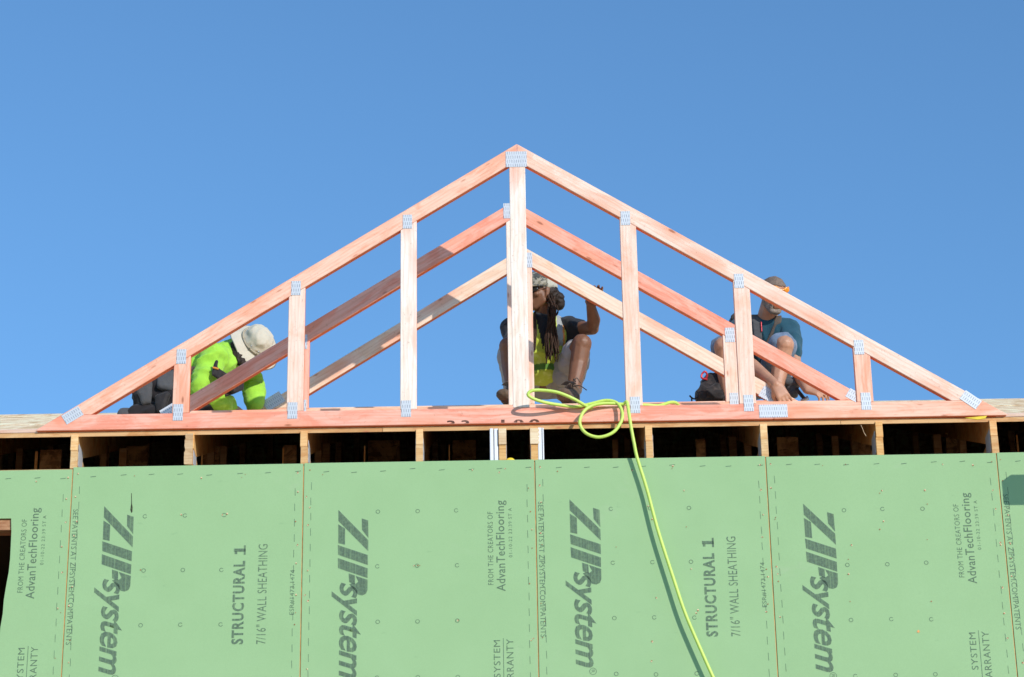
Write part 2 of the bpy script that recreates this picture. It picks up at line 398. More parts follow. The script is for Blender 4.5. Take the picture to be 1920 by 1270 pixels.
# roof sheets (OSB), each one a piece, local X along the sheet
sl = math.atan(SLOPE); L0 = (RL-YE)/math.cos(sl)
Rm = Matrix.Translation((0, YE, ZE)) @ Matrix.Rotation(sl, 4, 'X')
sheet_cache = {}
rows = 6; dw = L0/rows
for r_ in range(rows):
    x = XW0-.15-(1.22 if r_ % 2 else 0)
    while x < XW1+.15:
        xa, xb = max(x, XW0-.15), min(x+2.44, XW1+.15); x += 2.44
        if xb-xa < .1: continue
        key = round(xb-xa, 3)
        if key not in sheet_cache:
            me = bpy.data.meshes.new('roof_panel'); b = box_bm(-(xb-xa)/2+.002, (xb-xa)/2-.002, .003, dw-.002, -.016, 0, .001); b.to_mesh(me); b.free(); me.materials.append(M_osb); sheet_cache[key] = me
        o = bpy.data.objects.new('roof_panel', sheet_cache[key]); link(o)
        rnd = random.Random(r_*31+int(x*10))
        put(o, house, Rm @ Matrix.Translation(((xa+xb)/2, r_*dw, rnd.uniform(0, .004))) @ Matrix.Rotation(rnd.uniform(-.0015, .0015), 4, 'Y'))
b = bmesh.new(); q = [(XW0-.15, RL, ZE+SLOPE*(RL-YE)-.001), (XW1+.15, RL, ZE+SLOPE*(RL-YE)-.001), (XW1+.15, YB+.3, 6.83), (XW0-.15, YB+.3, 6.83)]
b.faces.new([b.verts.new(p) for p in q]); b.faces.new([b.verts.new((p[0], p[1], p[2]-.016)) for p in q[::-1]]); obj('rear_roof_slope', b, M_osb, house)
# flat pink board lying along the eave under the gable truss
for a, c in ((XW0-.15, -4.1), (-4.1, -2.5), (2.58, 5.6), (5.6, XW1+.15)):
    o = obj('eave_board', box_bm(-(c-a)/2+.001, (c-a)/2-.001, 0, .11, 0, .017, .001), M_wood, house); put(o, house, Matrix.Translation(((a+c)/2, YE-.004, ZE+.0015)) @ Matrix.Rotation(sl, 4, 'X')); o.color = (*(T_PINK if int(a) % 2 else T_PALE), 1)
# sheathing edge strip (raw edge of the sheets, layered)
for a, c in zip([XW0-.15, -3.1, -.7, 1.75, 4.2], [-3.1, -.7, 1.75, 4.2, XW1+.15]):
    o = obj('eave_edge', box_bm(-(c-a)/2+.001, (c-a)/2-.001, 0, .003, -.0255, 0, .0005), M_spruce, house); put(o, house, Matrix.Translation(((a+c)/2, YE-.0032, ZE-.0005))); o.color = (.70, .43, .20, 1)

# roof trusses of the house: chord ends show under the eave
def prism_x(poly, x0, x1, bevel=.0015):
    """poly in (y, z)"""
    b = bmesh.new(); a = [b.verts.new((x0, y, z)) for y, z in poly]; c = [b.verts.new((x1, y, z)) for y, z in poly]
    b.faces.new(a); b.faces.new(c[::-1]); n = len(poly)
    for i in range(n): b.faces.new((a[i], c[i], c[(i+1) % n], a[(i+1) % n]))
    bmesh.ops.recalc_face_normals(b, faces=b.faces[:])
    if bevel: bmesh.ops.bevel(b, geom=b.edges[:], offset=bevel, segments=1, affect='EDGES', profile=.5)
    return b
def main_truss(x, i, extra=False):
    rnd = random.Random(i+50); t = bpy.data.objects.new('roof_truss', None); t.empty_display_size = .1; link(t, house); t.location = (x, 0, 0)
    zt0 = ZE-.019; h = .097; lean = rnd.uniform(-.004, .004)
    def mem(n_, poly, tint, a=-.019, c=.019, m=M_spruce):
        o = obj(n_, prism_x(poly, a, c), m, t); o.color = (*tint, 1); return o
    ty = [T_YEL, (.82, .50, .22), (.88, .60, .30)][i % 3]
    o = mem('top_chord', [(.012, zt0-.088), (.012, zt0), (RL-.02, zt0+SLOPE*RL-.03), (RL-.02, zt0+SLOPE*RL-.03-h), (.14, zt0-.088)], ty); o.location.x = lean
    mem('bottom_chord', [(.010, 6.767), (.010, zt0-.0895), (.30, zt0-.0895), (6.5, zt0-.0895), (6.5, 6.767)], tuple(c*.85 for c in ty))
    for y in (.95, 2.6, 4.4): mem('web', [(y, zt0-.088), (y, zt0+SLOPE*y-.10), (y+.089, zt0+SLOPE*(y+.089)-.10), (y+.089, zt0-.088)], T_DULL)
    for s_ in (-1, 1):
        pb = box_bm(s_*.0195 if s_ > 0 else -.021, .021 if s_ > 0 else -.0195, .03, .16, 6.79, 6.915); obj('connector_plate', pb, M_plate, t)
    return t
XT = [SEAM[4]+.6129*k for k in range(-5, 14)]
for i, x in enumerate(XT): main_truss(x, i)
te = main_truss(-.060, 33)
# white wrapped boards beside the two middle trusses
for xa, xb, ya in ((-.127, -.108, .010), (-.104, -.0835, .014), (.1295, .150, .010), (.153, .161, .012)):
    obj('white_board', box_bm(xa, xb, ya, ya+.5, 6.774, ZE-.02, .002), M_white, house)
# ragged cream blocks at the upper ends of the two middle trusses
for xx, s_ in ((-.060, 1), (.109, -1)):
    rnd = random.Random(int(xx*100)); pts = [(xx+s_*.021, 6.955), (xx+s_*.021, 6.862)]
    pts += [(xx-s_*(.020+(.008 if j % 2 else 0)+rnd.uniform(0, .003)), 6.862+j*.0114) for j in range(9)] if s_ < 0 else [(xx-.02, 6.862), (xx-.02, 6.955)]
    o = obj('block', prism_bm(pts, .002, .0115, .001), M_spruce, house); o.color = (*(.82, .66, .44), 1)
rnd = random.Random(5)
ragx = XT[6]; pts = [(ragx+.019, 6.955), (ragx+.019, 6.775)]+[(ragx-.019-(rnd.uniform(.001, .008)), 6.778+j*.0134) for j in range(14)]
o = obj('block', prism_bm(pts, .002, .0095, .0008), M_spruce, house); o.color = (.62, .43, .24, 1)
# boards and slivers seen inside the attic
rnd = random.Random(11)
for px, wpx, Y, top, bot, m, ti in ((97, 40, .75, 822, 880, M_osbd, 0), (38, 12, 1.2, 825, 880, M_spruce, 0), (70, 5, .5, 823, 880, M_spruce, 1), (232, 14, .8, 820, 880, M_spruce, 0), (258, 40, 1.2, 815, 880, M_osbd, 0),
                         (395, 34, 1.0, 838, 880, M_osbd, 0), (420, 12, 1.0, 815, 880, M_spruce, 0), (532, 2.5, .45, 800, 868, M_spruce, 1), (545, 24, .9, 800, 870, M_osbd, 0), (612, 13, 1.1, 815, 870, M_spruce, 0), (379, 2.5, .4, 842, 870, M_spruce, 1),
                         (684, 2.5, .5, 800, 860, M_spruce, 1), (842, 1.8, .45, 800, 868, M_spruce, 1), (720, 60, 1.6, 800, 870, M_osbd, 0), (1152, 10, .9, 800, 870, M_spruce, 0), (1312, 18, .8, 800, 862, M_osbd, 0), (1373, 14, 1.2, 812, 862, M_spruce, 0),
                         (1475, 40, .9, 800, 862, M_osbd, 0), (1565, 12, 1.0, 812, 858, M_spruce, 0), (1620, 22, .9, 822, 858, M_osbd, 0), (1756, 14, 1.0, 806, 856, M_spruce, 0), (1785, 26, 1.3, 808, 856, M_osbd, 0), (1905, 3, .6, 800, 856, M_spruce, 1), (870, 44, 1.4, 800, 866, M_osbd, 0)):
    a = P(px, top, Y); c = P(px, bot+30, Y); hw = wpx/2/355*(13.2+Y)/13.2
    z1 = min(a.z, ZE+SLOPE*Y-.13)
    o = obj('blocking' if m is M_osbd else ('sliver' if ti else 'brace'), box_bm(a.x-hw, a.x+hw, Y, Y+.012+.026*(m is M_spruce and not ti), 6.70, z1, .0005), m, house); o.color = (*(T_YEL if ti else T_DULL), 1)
obj('hanging_splinter', tube_bm(spline([P(1614, 797, -.03), P(1617, 803, -.035), P(1620, 811, -.03), P(1624, 818, -.033)], 4), .0011, 4), M_chip, house)
b = bmesh.new()
for j in range(70):
    x = random.uniform(-2.5, 2.6); y = random.uniform(.021, .030); a = random.uniform(-.4, .4); l_ = random.uniform(.008, .03)
    z = ZE+.002
    b.faces.new([b.verts.new(p) for p in ((x, y, z), (x+l_*math.cos(a), y+.004*math.sin(a), z+random.uniform(0, .006)), (x+l_*math.cos(a), y+.003, z+.004), (x, y+.003, z+.002))])
obj('wood_shavings', b, M_chip, house, kind='stuff')

# small loose yellow things
b = prism_bm([(P(1808, 786, -.034).x, 6.952), (P(1850, 783, -.034).x, 6.962), (P(1847, 788, -.034).x, 6.946), (P(1832, 790, -.034).x, 6.941)], -.046, -.040, .0005)
o = obj('yellow_strap', b, M_yellow); o['label'] = 'short flat yellow strap end sticking out beneath the right heel of the gable truss'; o['category'] = 'strap'
cp = P(957, 862, .035); b = bmesh.new(); bmesh.ops.create_uvsphere(b, u_segments=14, v_segments=8, radius=.03, matrix=Matrix.Translation((cp.x, .06, 6.783)) @ Matrix.Diagonal((.9, .9, .75, 1)))
o = obj('plastic_dome', b, M_yellow, smooth=True); o['label'] = 'rounded yellow plastic cap on the wall top between the two middle roof trusses'; o['category'] = 'cap'

# ------------------------------------------------------------------ the three gable trusses
TH = .038
def plate(t, cx, cz, Y, w_, h_, ang=0):
    o = obj('connector_plate', box_bm(-w_/2, w_/2, 0, .0018, -h_/2, h_/2, .0004), M_plate, t)
    put(o, t, Matrix.Translation((cx, Y-.0022, cz)) @ Matrix.Rotation(-ang, 4, 'Y')); return o
def gable_truss(label, Y, x0, za, zb, webs, tints, slope=.648, splice=None):
    t = thing('gable_truss', label, 'roof truss', (x0, Y, zb), 'pink timber trusses of the small gable')
    half = (za-zb-.008)/slope; sa = math.atan(slope); v = .089/math.cos(sa); zt = zb+.089
    def M(n_, poly, ang, tint): return member(n_, poly, Y, TH, ang, tint, t)
    for s_ in (-1, 1):
        out = x0+s_*(za-zt)/slope; inn = x0+s_*(za-v-zt)/slope
        g_ = s_*.0006
        M('top_chord', [(x0+g_, za), (out, zt+.0004), (inn, zt+.0004), (x0+g_, za-v)][::s_], -s_*sa, tints['L' if s_ < 0 else 'R'])
    xs_ = [x0-half, splice or x0+.3, x0+half]
    lo = (za-zt)/slope
    M('bottom_chord', [(x0-half, zb), (xs_[1]-.0007, zb), (xs_[1]-.0007, zt), (x0-lo, zt), (x0-half, zb+.008)], 0, tints['B'])
    M('bottom_chord', [(xs_[1]+.0007, zb), (x0+half, zb), (x0+half, zb+.008), (x0+lo, zt), (xs_[1]+.0007, zt)], 0, tints.get('B2', tints['B']))
    for wx, ti in webs:
        w2 = .0445; f = lambda x: za-v-slope*abs(x-x0)-.0008
        if abs(wx-x0) < .01: poly = [(wx-w2, zt+.0006), (wx+w2, zt+.0006), (wx+w2, f(wx+w2)), (wx, f(wx)), (wx-w2, f(wx-w2))]
        else: poly = [(wx-w2, zt+.0006), (wx+w2, zt+.0006), (wx+w2, f(wx+w2)), (wx-w2, f(wx-w2))]
        o = M('web', [(p[0], p[1]) for p in poly], math.pi/2, ti)
    return t, sa, v, zt
# front
x0 = .044; wx = [-1.783, -1.170, -.561, x0, .650, 1.258, 1.887]
t1, sa, v, zt = gable_truss('tallest front gable truss with seven upright studs standing at the roof edge', 0, x0, 8.67, 6.9825,
    list(zip(wx, (T_PINK, T_PALE, T_CREAM, T_CREAM, T_PALE, T_PALE, T_PINK))), dict(L=T_PINK, R=T_PALE, B=T_RED, B2=T_PINK), splice=P(1450, 770, 0).x)
plate(t1, x0-.004, 8.572, 0, .118, .098)
for i, x in enumerate(wx):
    if i != 3:
        zc = 8.67-v-.648*abs(x-x0)+.028
        plate(t1, x+(-.006 if i < 3 else -.012), zc-.006, 0, .052, .086)
        plate(t1, x+(-.012 if i < 3 else .004), zt+.004, 0, .053, .095 if i != 6 else .1)
for px, py, a in ((136, 779, sa), (1820, 750, -sa)):
    c = P(px, py, 0); plate(t1, c.x, c.z, 0, .104, .062, a+(.0 if a > 0 else -.1))
c = P(1450, 771, 0); plate(t1, c.x, c.z, 0, .152, .075)
# stencilled marks, cut off by the lower edge of the chord
b = bmesh.new()
for s_, px, wd in (('33', 838, .12), ('100', 940, .205)):
    a = P(px, 797, 0); tb = text_bm(s_, wd, .05, 0, .03, 1.5)
    bmesh.ops.bisect_plane(tb, geom=tb.verts[:]+tb.edges[:]+tb.faces[:], plane_co=(0, .030, 0), plane_no=(0, -1, 0), clear_outer=True)
    for v_ in tb.verts: v_.co = Vector((a.x+v_.co.x, -.0012, 6.9855+(v_.co.y-.030)*.9))
    merge(b, tb)
o = obj('stamp_print', b, M_stamp, t1); put(o, t1, Matrix.Identity(4))
# middle and rear
x2 = .020
t2, _, v2, zt2 = gable_truss('middle gable truss with a red left chord in shade behind the front one', .65, x2, 8.640, 7.2655,
    [(x2-1.215, T_RED), (x2, T_CREAM), (x2+1.222, T_PALE)], dict(L=T_RED, R=T_RED, B=T_PINK, B2=T_PINK))
c = P(950, 397, .65); plate(t2, x2, c.z+.004, .65, .116, .098)
for s_ in (-1, 1): plate(t2, x2+s_*1.215+.004, 8.640-v2-.648*1.215+.02, .65, .055, .09); plate(t2, x2+s_*1.215+.008, zt2+.01, .65, .05, .09)
for px, py, a in ((318, 770, sa), (1604, 744, -sa)): c = P(px, py, .65); plate(t2, c.x, c.z, .65, .10, .06, a)
x3 = .082
t3, _, v3, zt3 = gable_truss('smallest rear gable truss of paler natural timber held by the crouching men', 1.26, x3, 8.640, 7.5265,
    [(x3, T_PALE)], dict(L=T_NAT, R=T_NAT, B=T_NAT, B2=T_PINK))
c = P(990, 488, 1.26); plate(t3, x3-.002, c.z, 1.26, .10, .1)
for px, py, a in ((513, 753, sa), (1444, 742, -sa)): c = P(px, py, 1.26); plate(t3, c.x, c.z, 1.26, .12, .075, a)

# ------------------------------------------------------------------ the air hose
Hp = [(1272, 760, .24), (1266, 755, .20), (1255, 755, .16), (1235, 761, .10), (1205, 760, .07), (1150, 766, .06), (1118, 768, .03), (1100, 762, -.03), (1075, 748, -.07), (1045, 736, -.09), (1015, 732, -.10), (997, 733, -.11), (990, 740, -.11),
      (998, 747, -.10), (1018, 754, -.08), (1045, 759, -.05), (1080, 763, -.014), (1105, 758, -.012), (1137, 751, -.015), (1158, 757, -.025), (1167, 776, -.045), (1163, 794, -.055), (1148, 812, -.06), (1122, 820, -.06), (1098, 812, -.06), (1087, 794, -.06),
      (1093, 774, -.05), (1108, 762, -.035), (1130, 757, -.03), (1152, 757, -.02), (1168, 758, -.015), (1175, 754, -.03), (1178, 768, -.045), (1183, 800, -.055), (1189, 832, -.05),
      (1195, 860, -.040), (1213, 918, -.038), (1234, 996, -.042), (1263, 1086, -.045), (1285, 1151, -.047), (1311, 1212, -.048), (1337, 1270, -.047), (1370, 1340, -.04), (1400, 1420, -.03), (1425, 1600, -.03)]
b = tube_bm(spline([P(*q) for q in Hp], 8), .0090, 10)
o = obj('air_hose', b, M_hose, smooth=True); o['label'] = 'lime green air hose looped over the front truss and hanging down the green wall'; o['category'] = 'hose'

# ------------------------------------------------------------------ scaffold board added out of view to cast the shadow that falls on the wall
xa = P(1879, 920, 0).x+.74*.5; za_ = P(1890, 948, 0).z+.25; zb_ = P(1890, 896, 0).z+.25
b = prism_bm([(xa, za_+.012), (xa+.006, za_), (xa+2.2, za_), (xa+2.2, zb_), (xa+.03, zb_), (xa, zb_-.022)], -.50, -.465, .002)
sc = thing('shadow_board', 'unseen board on brackets added to cast a shadow at the right end of the green wall', 'occluder', (xa, -.5, za_))
o = obj('board', b, M_spruce, sc); put(o, sc, Matrix.Identity(4)); o.color = (*T_YEL, 1)
for q in (1.2, 2.0): o = obj('bracket', box_bm(xa+q, xa+q+.04, -.4648, -.002, za_+.02, za_+.06), M_grey, sc); put(o, sc, Matrix.Identity(4))
#PEOPLE
# ------------------------------------------------------------------ people
def ico(sub=2):
    b = bmesh.new(); bmesh.ops.create_icosphere(b, subdivisions=sub, radius=1); v = [x.co.copy() for x in b.verts]; b.free(); return v
ICO = ico(2)
def E_(c, r, M=None):
    if isinstance(r, (int, float)): r = (r, r, r)
    return [Vector(c)+((M @ Vector((v.x*r[0], v.y*r[1], v.z*r[2]))) if M else Vector((v.x*r[0], v.y*r[1], v.z*r[2]))) for v in ICO]
def HU(*es): return [p for e in es for p in e]                       # one convex piece
def chain(pts, rs): return [HU(E_(a, ra), E_(b, rb)) for a, b, ra, rb in zip(pts, pts[1:], rs, rs[1:])]
def tr(M, prims): return [[M @ p for p in pr] for pr in prims]
def frame(o, fwd, up):
    y = Vector(fwd).normalized(); z = (Vector(up)-y*Vector(up).dot(y)).normalized(); x = y.cross(z)
    return Matrix(((x.x, y.x, z.x, o[0]), (x.y, y.y, z.y, o[1]), (x.z, y.z, z.z, o[2]), (0, 0, 0, 1)))
def blob(name, prims, m, root, vox=.007, sm=4, fold=0, fq=9, stretch=(1, 1, 1), seed=0, paint=None, mats=None, **kw):
    b = bmesh.new()
    for pr in prims:
        vs = [b.verts.new(p) for p in pr]
        r = bmesh.ops.convex_hull(b, input=vs)
        bmesh.ops.delete(b, geom=list({g for g in r['geom_interior']+r['geom_unused'] if isinstance(g, bmesh.types.BMVert)}), context='VERTS')
    me = bpy.data.meshes.new(name); b.to_mesh(me); b.free()
    o = bpy.data.objects.new(name, me); COL.objects.link(o)
    md = o.modifiers.new('r', 'REMESH'); md.mode = 'VOXEL'; md.voxel_size = vox
    if sm: s_ = o.modifiers.new('s', 'SMOOTH'); s_.factor = .5; s_.iterations = sm
    dg = bpy.context.evaluated_depsgraph_get(); m2 = bpy.data.meshes.new_from_object(o.evaluated_get(dg))
    bpy.data.objects.remove(o); bpy.data.meshes.remove(me); m2.name = name
    if fold:
        nrm = [v.normal.copy() for v in m2.vertices]
        for v, n_ in zip(m2.vertices, nrm):
            q = Vector((v.co.x*stretch[0], v.co.y*stretch[1], v.co.z*stretch[2]))*fq+Vector((seed, seed*2, 0))
            w_ = noise.noise_vector(q*.6)*.8
            h_ = 1-abs(noise.noise(q+w_))*2.2
            v.co += n_*fold*(max(h_, -.6)+.35*noise.noise(q*2.7))
    m2.materials.clear()
    for x in (mats or [m]): m2.materials.append(x)
    if paint:
        for f in m2.polygons: f.material_index = paint(f.center, f.normal)
    m2.polygons.foreach_set('use_smooth', [True]*len(m2.polygons))
    m2.transform(Matrix.Translation(-root.location) if not root.parent else parent_inv(root))
    o = bpy.data.objects.new(name, m2); link(o, root)
    for k, v in kw.items(): o[k] = v
    return o
def mesh_part(name, b, m, root, smooth=True):
    o = obj(name, b, m, root, smooth); o.data.transform(parent_inv(root)); return o
def head_prims(M, neck_to, nr=.056, jaw=1.0):
    L = [E_((0, -.012, .030), (.076, .096, .088)), HU(E_((0, .012, .0), (.068, .078, .075)), E_((0, .050, -.080), (.030*jaw, .026, .026)), E_((.046, .008, -.050), .022), E_((-.046, .008, -.050), .022)),
         HU(E_((0, .088, .022), .008), E_((0, .110, -.016), .012)), HU(E_((0, .100, -.022), .010), E_((.012, .092, -.022), .009), E_((-.012, .092, -.022), .009)),
         HU(E_((.035, .072, .034), (.022, .013, .009)), E_((-.035, .072, .034), (.022, .013, .009))),
         HU(E_((.016, .080, -.050), (.012, .010, .007)), E_((-.016, .080, -.050), (.012, .010, .007))), HU(E_((.014, .079, -.062), (.012, .010, .008)), E_((-.014, .079, -.062), (.012, .010, .008))),
         E_((.042, .058, -.012), (.024, .022, .020)), E_((-.042, .058, -.012), (.024, .022, .020))]
    for s_ in (-1, 1): L.append(HU(E_((s_*.078, -.006, .012), (.007, .016, .020)), E_((s_*.074, .0, -.020), (.007, .011, .014))))
    for e_ in L: pass
    out = tr(M, L)
    a = M @ Vector((0, -.020, -.055)); out.append(HU(E_(a, nr), E_(neck_to, nr*1.12)))
    return out
def eyes(M, root, m_white, m_iris):
    for s_ in (-1, 1):
        b = bmesh.new(); bmesh.ops.create_uvsphere(b, u_segments=10, v_segments=8, radius=.0115, matrix=M @ Matrix.Translation((s_*.030, .078, .014)))
        e = mesh_part('eye', b, m_white, root)
        b = bmesh.new(); bmesh.ops.create_uvsphere(b, u_segments=8, v_segments=6, radius=.0058, matrix=M @ Matrix.Translation((s_*.030, .0845, .013)))
        mesh_part('iris', b, m_iris, e)
def hand_prims(wr, d, nrm, thumb=1, curl=.5, sc=1.0, spread=.10, tc=.5):
    """wr wrist, d towards the fingers, nrm out of the back of the hand"""
    y = Vector(d).normalized(); z = (Vector(nrm)-y*Vector(nrm).dot(y)).normalized(); x = y.cross(z)*thumb
    W_ = Vector(wr); q = lambda a, b_, c: W_+(x*a+y*b_+z*c)*sc
    Rm_ = Matrix((x, y, z)).transposed()
    out = [HU(E_(q(.020, .012, 0), .019*sc), E_(q(-.020, .012, 0), .019*sc), E_(q(.030, .082, .002), .0125*sc), E_(q(-.030, .076, .0), .0115*sc))]
    for i, (fx, L) in enumerate(((.030, .074), (.010, .082), (-.011, .076), (-.031, .060))):
        p = q(fx, .085-.004*abs(i-1.2), .001); a = spread*(1.4-i)*.9; c_ = curl*(.8+.12*i)
        pts = [q(fx*.8, .055, 0), p]; ang = .15*c_
        for f_, l_ in enumerate((.46, .31, .23)):
            ang += c_*(.55, .95, .6)[f_]
            dr = (x*math.sin(a)*math.cos(ang)+y*math.cos(a)*math.cos(ang)-z*math.sin(ang))
            p = p+dr*L*l_*sc; pts.append(p)
        out += chain(pts, [r_*sc for r_ in (.010, .0098, .0086, .0078, .0066)])
    t0 = q(.026, .022, -.006); t1_ = q(.046, .050, -.014-.008*tc); t2_ = q(.050-.012*tc, .078, -.024-.014*tc); t3_ = q(.048-.022*tc, .100, -.030-.02*tc)
    out += chain([t0, t1_, t2_, t3_], [r_*sc for r_ in (.016, .0115, .0098, .0078)])
    return out

def skin_mat(name, c, var=.12):
    t = NT(name); f = t.ramp(t.noise(t.coords((1, 1, 1)), 22, 4, .6), .3, K1, .7, W1)
    col = t.mix(f, tuple(x*(1-var) for x in c), tuple(x*(1+var) for x in c))
    t.b.inputs['Subsurface Weight'].default_value = .08; t.b.inputs['Subsurface Radius'].default_value = (.012, .005, .003); t.b.inputs['Subsurface Scale'].default_value = .6
    t.bump(t.noise(t.coords((1, 1, 1)), 240, 2, .6), .15, .001)
    return t.out(col, .5, .45)
def cloth_mat(name, c, var=.10, rough=.85, bump=.5, second=None, sc=8):
    t = NT(name); v = t.coords((1, 1, 1)); f = t.ramp(t.noise(v, sc, 5, .6), .3, K1, .7, W1)
    col = t.mix(f, tuple(x*(1-var) for x in c), tuple(min(1, x*(1+var)) for x in c))
    if second: col = t.mix(t.ramp(t.noise(v, sc*1.7, 3, .6, .5), .55, K1, .68, W1), col, second)
    w_ = t.n('ShaderNodeMath', operation='ADD', i_0=t.noise(v, 26, 3, .6, .6), i_1=t.n('ShaderNodeMath', operation='MULTIPLY', i_0=t.noise(v, 420, 2, .5), i_1=.22).outputs[0])
    t.bump(w_.outputs[0], bump, .006); t.b.inputs['Sheen Weight'].default_value = .15
    return t.out(col, rough, .15)
def camo_mat():
    t = NT('camouflage_cap_cloth'); v = t.coords((1, 1, 1))
    c = t.mix(t.ramp(t.noise(v, 26, 3, .6, .8), .47, K1, .50, W1), (.40, .37, .29), (.10, .10, .09)); c = t.mix(t.ramp(t.noise(v, 34, 2, .5, .8), .56, K1, .59, W1), c, (.24, .22, .16))
    return t.out(c, .85, .15)
SK_DARK = skin_mat('deep_brown_skin', (.215, .098, .052)); SK_TAN = skin_mat('sunburnt_skin', (.50, .25, .15))
C_BLACK = cloth_mat('black_cotton', (.022, .024, .030)); C_LIME = cloth_mat('lime_mesh_vest', (.56, .66, .08), second=(.70, .78, .20)); C_REFL = cloth_mat('grey_reflective_tape', (.36, .37, .36), rough=.5)
C_ORG = cloth_mat('orange_piping', (.75, .28, .05)); C_GREYS = cloth_mat('grey_shorts', (.37, .35, .34)); C_HOOD = cloth_mat('neon_green_fleece', (.34, .66, .06), .14, bump=.8, second=(.42, .74, .10))
C_KHAKI = cloth_mat('khaki_canvas', (.60, .54, .42), bump=.3); C_PANTS = cloth_mat('charcoal_work_trousers', (.024, .020, .021)); C_TEAL = cloth_mat('teal_cotton', (.022, .078, .112)); C_DENIM = cloth_mat('faded_denim', (.16, .21, .29), .35, sc=20)
C_STRAP = cloth_mat('brown_webbing', (.11, .085, .07), sc=40); C_CAMO = camo_mat()
C_PALECAP = cloth_mat('pale_cap_mesh', (.50, .47, .38), .1); M_boot = cloth_mat('brown_boot_leather', (.13, .085, .055), rough=.6, sc=30); M_boot2 = cloth_mat('black_boot_leather', (.03, .03, .035), rough=.55)
M_hair = plain('dark_hair', (.030, .018, .012), .6, .3, 0, .4, 50, .8, 150); M_stub = plain('cropped_grey_hair', (.20, .145, .112), .75, .2, 0, .25, 90, .6, 300); M_beard = plain('grey_beard', (.27, .215, .18), .85, .2, 0, .35, 120, .8, 300)
M_leather = cloth_mat('black_tool_leather', (.030, .026, .026), rough=.6, second=(.07, .055, .05), sc=12); M_pouchg = cloth_mat('grey_tool_pouch', (.085, .083, .085), sc=12); M_metal = plain('worn_steel', (.45, .46, .48), .35, .5, .8)
M_red = plain('red_anodised', (.55, .03, .04), .35, .5, .2); M_eye = plain('eye_white', (.7, .66, .6), .3, .5); M_iris = plain('dark_iris', (.03, .015, .01), .2, .5); M_org = plain('orange_lens', (.90, .30, .02), .2, .6); M_lens = plain('dark_lens', (.02, .02, .02), .15, .6)
M_lip = skin_mat('lips', (.30, .10, .08)); M_pencil = plain('pale_plastic', (.6, .62, .6), .5)

# ---------- the crouching man behind the centre post
ctr = thing('person', 'crouching person with long dreadlocks in patterned cap and yellow green vest behind the centre post', 'person', P(1020, 752, 1.45))
nk = P(1018, 606, 1.64)
Mh = frame(P(1014, 553, 1.58), (-.86, -.48, -.12), (.10, -.10, 1))
shL, shR = P(1068, 616, 1.66), P(962, 618, 1.68)
elL, wrL = P(1111, 616, 1.50), P(1107, 571, 1.345)
elR, wrR = P(968, 676, 1.48), P(975, 716, 1.40)
hipL, hipR = P(1056, 716, 1.86), P(978, 716, 1.88); knL, anL = P(1091, 645, 1.44), P(1073, 741, 1.40)
knR, anR = P(954, 650, 1.45), P(962, 742, 1.42)
chest, belly = P(1014, 645, 1.72), P(1016, 690, 1.80)
body = head_prims(Mh, nk+Vector((0, .03, -.01)))
body += [HU(E_(shL, .05), E_(shR, .05), E_(chest, (.15, .095, .12)), E_(nk+Vector((0, .05, -.02)), .06)), HU(E_(chest, (.15, .10, .12)), E_(belly, (.13, .10, .10)), E_((hipL+hipR)/2, (.15, .11, .09)))]
body += chain([shL, elL], [.052, .041])+chain([elL+Vector((0, 0, .008)), elL.lerp(wrL, .35)+Vector((.012, 0, 0)), wrL], [.040, .042, .027])
body += chain([shR, elR, wrR], [.052, .04, .026])
body += hand_prims(wrL, (.38, 0, 1), (0, 1, .10), -1, 1.05, 1.0, .12)+hand_prims(wrR, (.3, -.3, -1), (0, -1, 0), -1, .7)
for hp, kn, an in ((hipL, knL, anL), (hipR, knR, anR)):
    body += chain([hp, kn], [.088, .062])+chain([kn, kn.lerp(an, .35)+Vector((0, .035, 0)), an], [.058, .056, .036])
blob('body', body, SK_DARK, ctr, .0055, 3)
eyes(Mh, ctr, M_eye, M_iris)
def vest_paint(c, n_):
    # c in world: tape down each shoulder, orange rim, waist tape, open neck
    px = (c.x-chest.x); pz = c.z
    d = abs(px-.012)
    if c.y < chest.y+.03 and pz > nk.z-.20 and d < (pz-(nk.z-.20))*.20: return 1
    if .085 < d < .122 and pz > belly.z+.06: return 2
    if .122 <= d < .134 and pz > belly.z+.02: return 3
    if belly.z-.075 < pz < belly.z-.035: return 4
    return 0
tee = [HU(E_(shL, .062), E_(shR, .062), E_(chest, (.165, .112, .13)), E_(nk+Vector((0, .065, -.035)), .064)), HU(E_(chest, (.165, .112, .13)), E_(belly, (.145, .115, .11)))]
tee += chain([shL, shL.lerp(elL, .30)+Vector((0, 0, -.012))], [.068, .066])+chain([shL+Vector((-.005, .02, -.02)), shL+Vector((-.01, .03, -.10))], [.066, .06])+chain([shR, shR.lerp(elR, .55)], [.072, .066])
blob('t_shirt', tee, C_BLACK, ctr, .007, 3, .014, 9, (1, 1, .6), 3)
sv = Vector((0, 0, 0))
vest = [HU(E_(chest+Vector((.085, -.01, .115)), (.045, .14, .045)), E_(chest+Vector((-.085, -.01, .115)), (.045, .14, .045)), E_(chest, (.150, .145, .13))), HU(E_(chest, (.152, .145, .13)), E_(belly, (.152, .135, .11)), E_(belly+Vector((0, -.01, -.07)), (.135, .13, .05)))]
for q in (-1, 1): vest.append(HU(E_(chest+Vector((q*.088, -.045, .105)), (.045, .11, .04)), E_(chest+Vector((q*.105, -.085, -.01)), .050), E_(belly+Vector((q*.09, -.075, .0)), .055)))
blob('hi_vis_vest', vest, C_LIME, ctr, .006, 2, .018, 8, (1, 1, .8), 12, paint=vest_paint, mats=[C_LIME, C_BLACK, C_REFL, C_ORG, cloth_mat('deep_green_band', (.12, .27, .05))])
